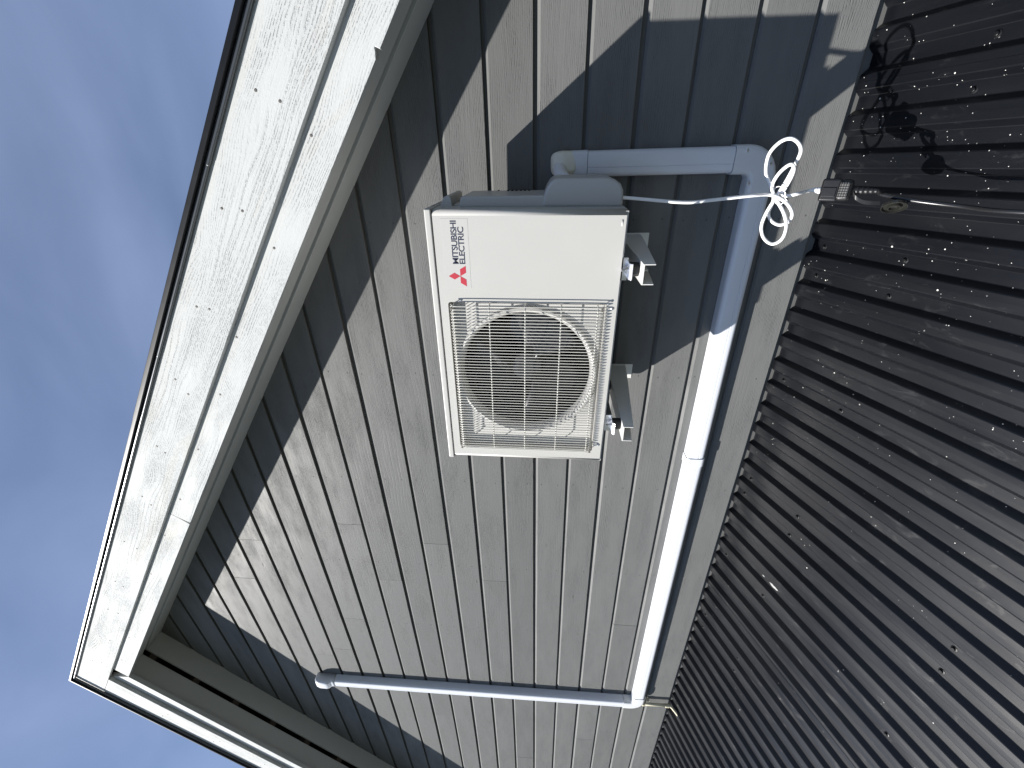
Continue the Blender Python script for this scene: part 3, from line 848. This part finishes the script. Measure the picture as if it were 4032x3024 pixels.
# foam-sealed pipe entry at the top of the right branch
V = []; Fc = []
S0 = dsec(1, 1, .38, False); k = len(S0)
rows = [(-.135, .073, .050), (-.128, .075, .054), (-.115, .073, .058), (-.10, .074, .060), (-.085, .073, .060), (-.070, .068, .056), (-.060, .054, .046), (-.0555, .034, .03)]
for z, w, d in rows:
    V += [(xv + s * w + .003 * noise.noise((s * 4, z * 40, 1)), -o * d * (1 + .10 * noise.noise((s * 3, z * 30, 5))) - .001, z + .004 * noise.noise((s * 5, o * 3, z * 50))) for s, o in S0]
for q in range(len(rows) - 1):
    for i in range(k): Fc.append((q * k + i, q * k + (i + 1) % k, (q + 1) * k + (i + 1) % k, (q + 1) * k + i))
Fc.append(tuple(range(k))[::-1]); Fc.append(tuple(range((len(rows) - 1) * k, len(rows) * k)))
fo = centred('foam_seal', V, Fc, M['foam'], duct, smooth=True)
ss = fo.modifiers.new('soften', 'SUBSURF'); ss.levels = 1; ss.render_levels = 2

pipe = thing('insulated_pipe', (-.07, -.13, -.09), 'white tape-wrapped refrigerant pipe from the valve cover into the foam-sealed duct top', 'pipe')
pth = smooth_path([(-.098, -.25, -.19), (-.094, -.215, -.145), (-.086, -.175, -.112), (-.073, -.125, -.092), (-.058, -.075, -.083), (-.044, -.035, -.083)], 10)
rr_ = [.0185 + (.0007 if (i % 5) < 3 else -.0004) for i in range(len(pth))]
v, f = tube(pth, rr_, 18)
centred('wrapped_hose', v, f, M['tape'], pipe, smooth=True)

# ------------------------------------------------------------------ drain pipe below the left elbow
dr = thing('drain_pipe', (-3.27, -.03, -.9), 'short beige condensate drain pipe with bent end below the left duct elbow', 'pipe')
v, f = tube([(-3.262, -.028, -.728), (-3.260, -.028, -.80), (-3.258, -.028, -.895)], .0095, 14)
centred('tube', v, f, M['drain'], dr, smooth=True)
for z0, z1 in ((-.745, -.728), (-.903, -.880)):
    v, f = tube([(-3.262, -.028, z0), (-3.262, -.028, z1)], .0125, 14)
    bevel(centred('clip', v, f, M['drain'], dr), .0015, 2)
v, f = tube(smooth_path([(-3.260, -.028, -.895), (-3.262, -.033, -.915), (-3.272, -.050, -.935), (-3.290, -.070, -.958)], 6), .0085, 12)
centred('spout', v, f, M['drain'], dr, smooth=True)
v, f = box_v(-3.246, -3.236, -.022, -.001, -.775, -.757); centred('wall_clip', v, f, M['drain'], dr)

# ------------------------------------------------------------------ white power cable, coiled and tied
def C7(x, y, Y):
    if Y > -.2745 and 280 < x < 800: Y -= .00014 * (x - 520)      # the coil hangs with its lower side away from the wall
    return at(2900 + x * 600 / 1810, 450 + y * 600 / 1810, Y)
def R3(x, y, Y): return at(2688 + x * 1344 / 2212, y * 1344 / 2212, Y)
def R2(x, y, Y): return at(1344 + x * 1344 / 2212, y * 1344 / 2212, Y)
pc = thing('power_cable', (-.12, -.26, -.72), 'white power cable hanging from the outdoor unit in a tied figure-of-eight coil', 'cable')
YC = -.262
pts = [Vector((-.118, -.300, -.222)), R2(1830, 1281, -.30), R2(2212, 1311, -.292), R3(180, 1298, -.285), C7(0, 985, -.280), C7(220, 962, -.276), C7(380, 955, -.274),
       C7(500, 990, -.272), C7(600, 1060, -.270), C7(655, 1150, -.262), C7(655, 1220, -.252), C7(600, 1290, -.240), C7(500, 1312, -.238), C7(410, 1260, -.240), C7(380, 1170, -.245), C7(430, 1050, -.258),
       C7(440, 960, -.266), C7(405, 850, -.268), C7(350, 690, -.268), C7(385, 480, -.268), C7(510, 335, -.266), C7(640, 287, -.264), C7(735, 340, -.262), C7(765, 440, -.256), C7(700, 590, -.246), C7(610, 760, -.246), C7(530, 890, -.254),
       C7(440, 1030, -.268), C7(345, 1190, -.270), C7(295, 1340, -.270), C7(325, 1470, -.268), C7(425, 1540, -.266), C7(540, 1480, -.264), C7(592, 1330, -.262), C7(560, 1170, -.262), C7(490, 1040, -.262),
       C7(435, 930, -.262), C7(430, 830, -.266), C7(490, 720, -.268), C7(580, 630, -.268), C7(650, 595, -.266), C7(685, 640, -.262), C7(655, 740, -.258), C7(590, 860, -.254), C7(545, 940, -.252),
       C7(600, 968, -.250), C7(720, 945, -.246), C7(830, 915, -.242), C7(910, 897, -.240)]
v, f = tube(smooth_path(pts, 7), .0043, 10)
centred('cord', v, f, M['cable'], pc, smooth=True)
# wire tie round the waist of the coil, with its twisted tails
c0 = C7(505, 965, -.262)
tp = [c0 + Vector((.022 * math.cos(t) , .016 * math.sin(t), .010 * math.sin(t * 1.0 + .6))) for t in [i * 2 * math.pi / 20 for i in range(21)]]
v, f = tube(tp, .0012, 6); centred('cable_tie', v, f, M['cable'], pc, smooth=True)
v, f = tube(smooth_path([C7(560, 905, -.275), C7(585, 940, -.28), C7(570, 980, -.28), C7(605, 1030, -.282)], 5), .0009, 6)
centred('tie_tail', v, f, M['cable'], pc, smooth=True)
# ribbed strain relief and plug body
A_ = C7(905, 897, -.240); B_ = C7(1005, 905, -.243)
ax = (B_ - A_)
pp_, rr2 = [], []
for i in range(25):
    t = i / 24
    pp_.append(A_ + ax * t); rr2.append((.0052 + .0038 * t) * (1.0 if (i % 4) < 2 else .80))
v, f = tube(pp_, rr2, 12); centred('strain_relief', v, f, M['cable'], pc, smooth=True)

# ------------------------------------------------------------------ black extension lead with rubber socket
ex = thing('extension_lead', (-.13, -.29, -.9), 'black rubber extension lead with outdoor socket lying down the black roof', 'extension lead')
S0p, S1p = C7(1000, 898, -.243), C7(1385, 905, -.280)
axd = (S1p - S0p).normalized(); Ls = (S1p - S0p).length
side = axd.cross((CAM - S0p)).normalized(); frn = side.cross(axd).normalized()      # frn faces the viewer side
FR = Matrix((side, frn, axd)).transposed().to_4x4()
SW = Matrix.Translation(S0p) @ FR
def sbox(name, x0, x1, y0, y1, z0, z1, mat, bev, parent=ex, seg=3):
    v, f = box_v(x0, x1, y0, y1, z0, z1)
    o = link(name, mesh(name, v, f), mat, parent, SW)
    return bevel(o, bev, seg)
sbox('plug_housing', -.027, .027, -.024, .018, 0.0, Ls * .60, M['socket'], .006)
sbox('housing_rib', -.006, .016, .0175, .0205, .004, Ls * .50, M['socket'], .0015)
so_ = sbox('socket_body', -.0255, .0255, -.026, .021, Ls * .52, Ls * .98, M['socket'], .010)
pad = sbox('grip_pad', -.018, .018, .0205, .0235, Ls * .57, Ls * .86, M['pad'], .002)
dm = disc_mesh('grip_stud', .0024, .0014, 8); dm.materials.append(M['rubber'])
for i in range(6):
    for j in range(4):
        link('grip_stud', dm, None, pad, SW @ Matrix.Translation((-.0145 + i * .0058, .0234, Ls * (.605 + j * .075))) @ Matrix.Rotation(rad(180), 4, 'X'))
N0 = S1p + frn * 0
neck = []
nr_ = []
for i in range(22):
    t = i / 21
    neck.append(S0p + axd * (Ls * .96 + .052 * t)); nr_.append((.0115 - .005 * t) * (1.0 if (i % 4) < 2 else .82))
v, f = tube(neck, nr_, 12); centred('neck', v, f, M['socket'], ex, smooth=True)
end = neck[-1]
cpts = [end - axd * .02, end, R3(1300, 1262, -.305), R3(1500, 1300, -.335), R3(1800, 1337, -.40), R3(2190, 1376, -.50)]
last = cpts[-1]
for l in (.75, 1.0, 1.4, 2.0):
    cpts.append(roof_pt(last.x - .006 * l, l, .007))
v, f = tube(smooth_path(cpts, 8), .0050, 10)
centred('cord', v, f, M['bcable'], ex, smooth=True)
# strap and hinged cap
def D7(x, y, Y): return at(3250 + x * 400 / 2212, 650 + y * 400 / 2212, Y)
sp = smooth_path([D7(600, 620, -.290), D7(660, 720, -.296), D7(800, 800, -.302), D7(980, 825, -.308), D7(1180, 830, -.312)], 5)
V = []; Fc = []
for i, p in enumerate(sp):
    for dz in (-.0052, .0052):
        for dy in (-.001, .001): V.append(p + Vector((dz * .9, dy, dz * .25)))
for i in range(len(sp) - 1):
    a, b = i * 4, i * 4 + 4
    for x, y in ((0, 1), (1, 3), (3, 2), (2, 0)): Fc.append((a + x, a + y, b + y, b + x))
Fc += [(0, 1, 3, 2), tuple(len(V) - 4 + i for i in (0, 2, 3, 1))]
centred('cap_strap', V, Fc, M['socket'], ex)
cc = D7(1500, 890, -.318)
ca = (D7(1840, 880, -.33) - D7(1180, 860, -.312)).normalized()
cn = Vector((-.62, -.35, .35)).normalized(); cn = (cn - ca * cn.dot(ca)).normalized(); cb = ca.cross(cn)
V = []; Fc = []; seg = 28
prof = [(.0, -.004), (.023, -.004), (.0255, -.002), (.0262, .005), (.0245, .0055), (.0235, -.0005), (.014, -.001), (.013, .006), (.0105, .0065), (.010, 0.0), (.0, 0.0)]
for r_, h_ in prof[1:-1]:
    V += [cc + ca * (r_ * math.cos(2 * math.pi * i / seg)) + cb * (r_ * math.sin(2 * math.pi * i / seg)) + cn * h_ for i in range(seg)]
m_ = len(prof) - 2
for q in range(m_ - 1):
    for i in range(seg): Fc.append((q * seg + i, q * seg + (i + 1) % seg, (q + 1) * seg + (i + 1) % seg, (q + 1) * seg + i))
Fc.append(tuple(range(seg))[::-1]); Fc.append(tuple(range((m_ - 1) * seg, m_ * seg)))
co = centred('socket_cap', V, Fc, M['clear'], ex, smooth=True)
e = co.modifiers.new('edges', 'EDGE_SPLIT'); e.split_angle = rad(40)
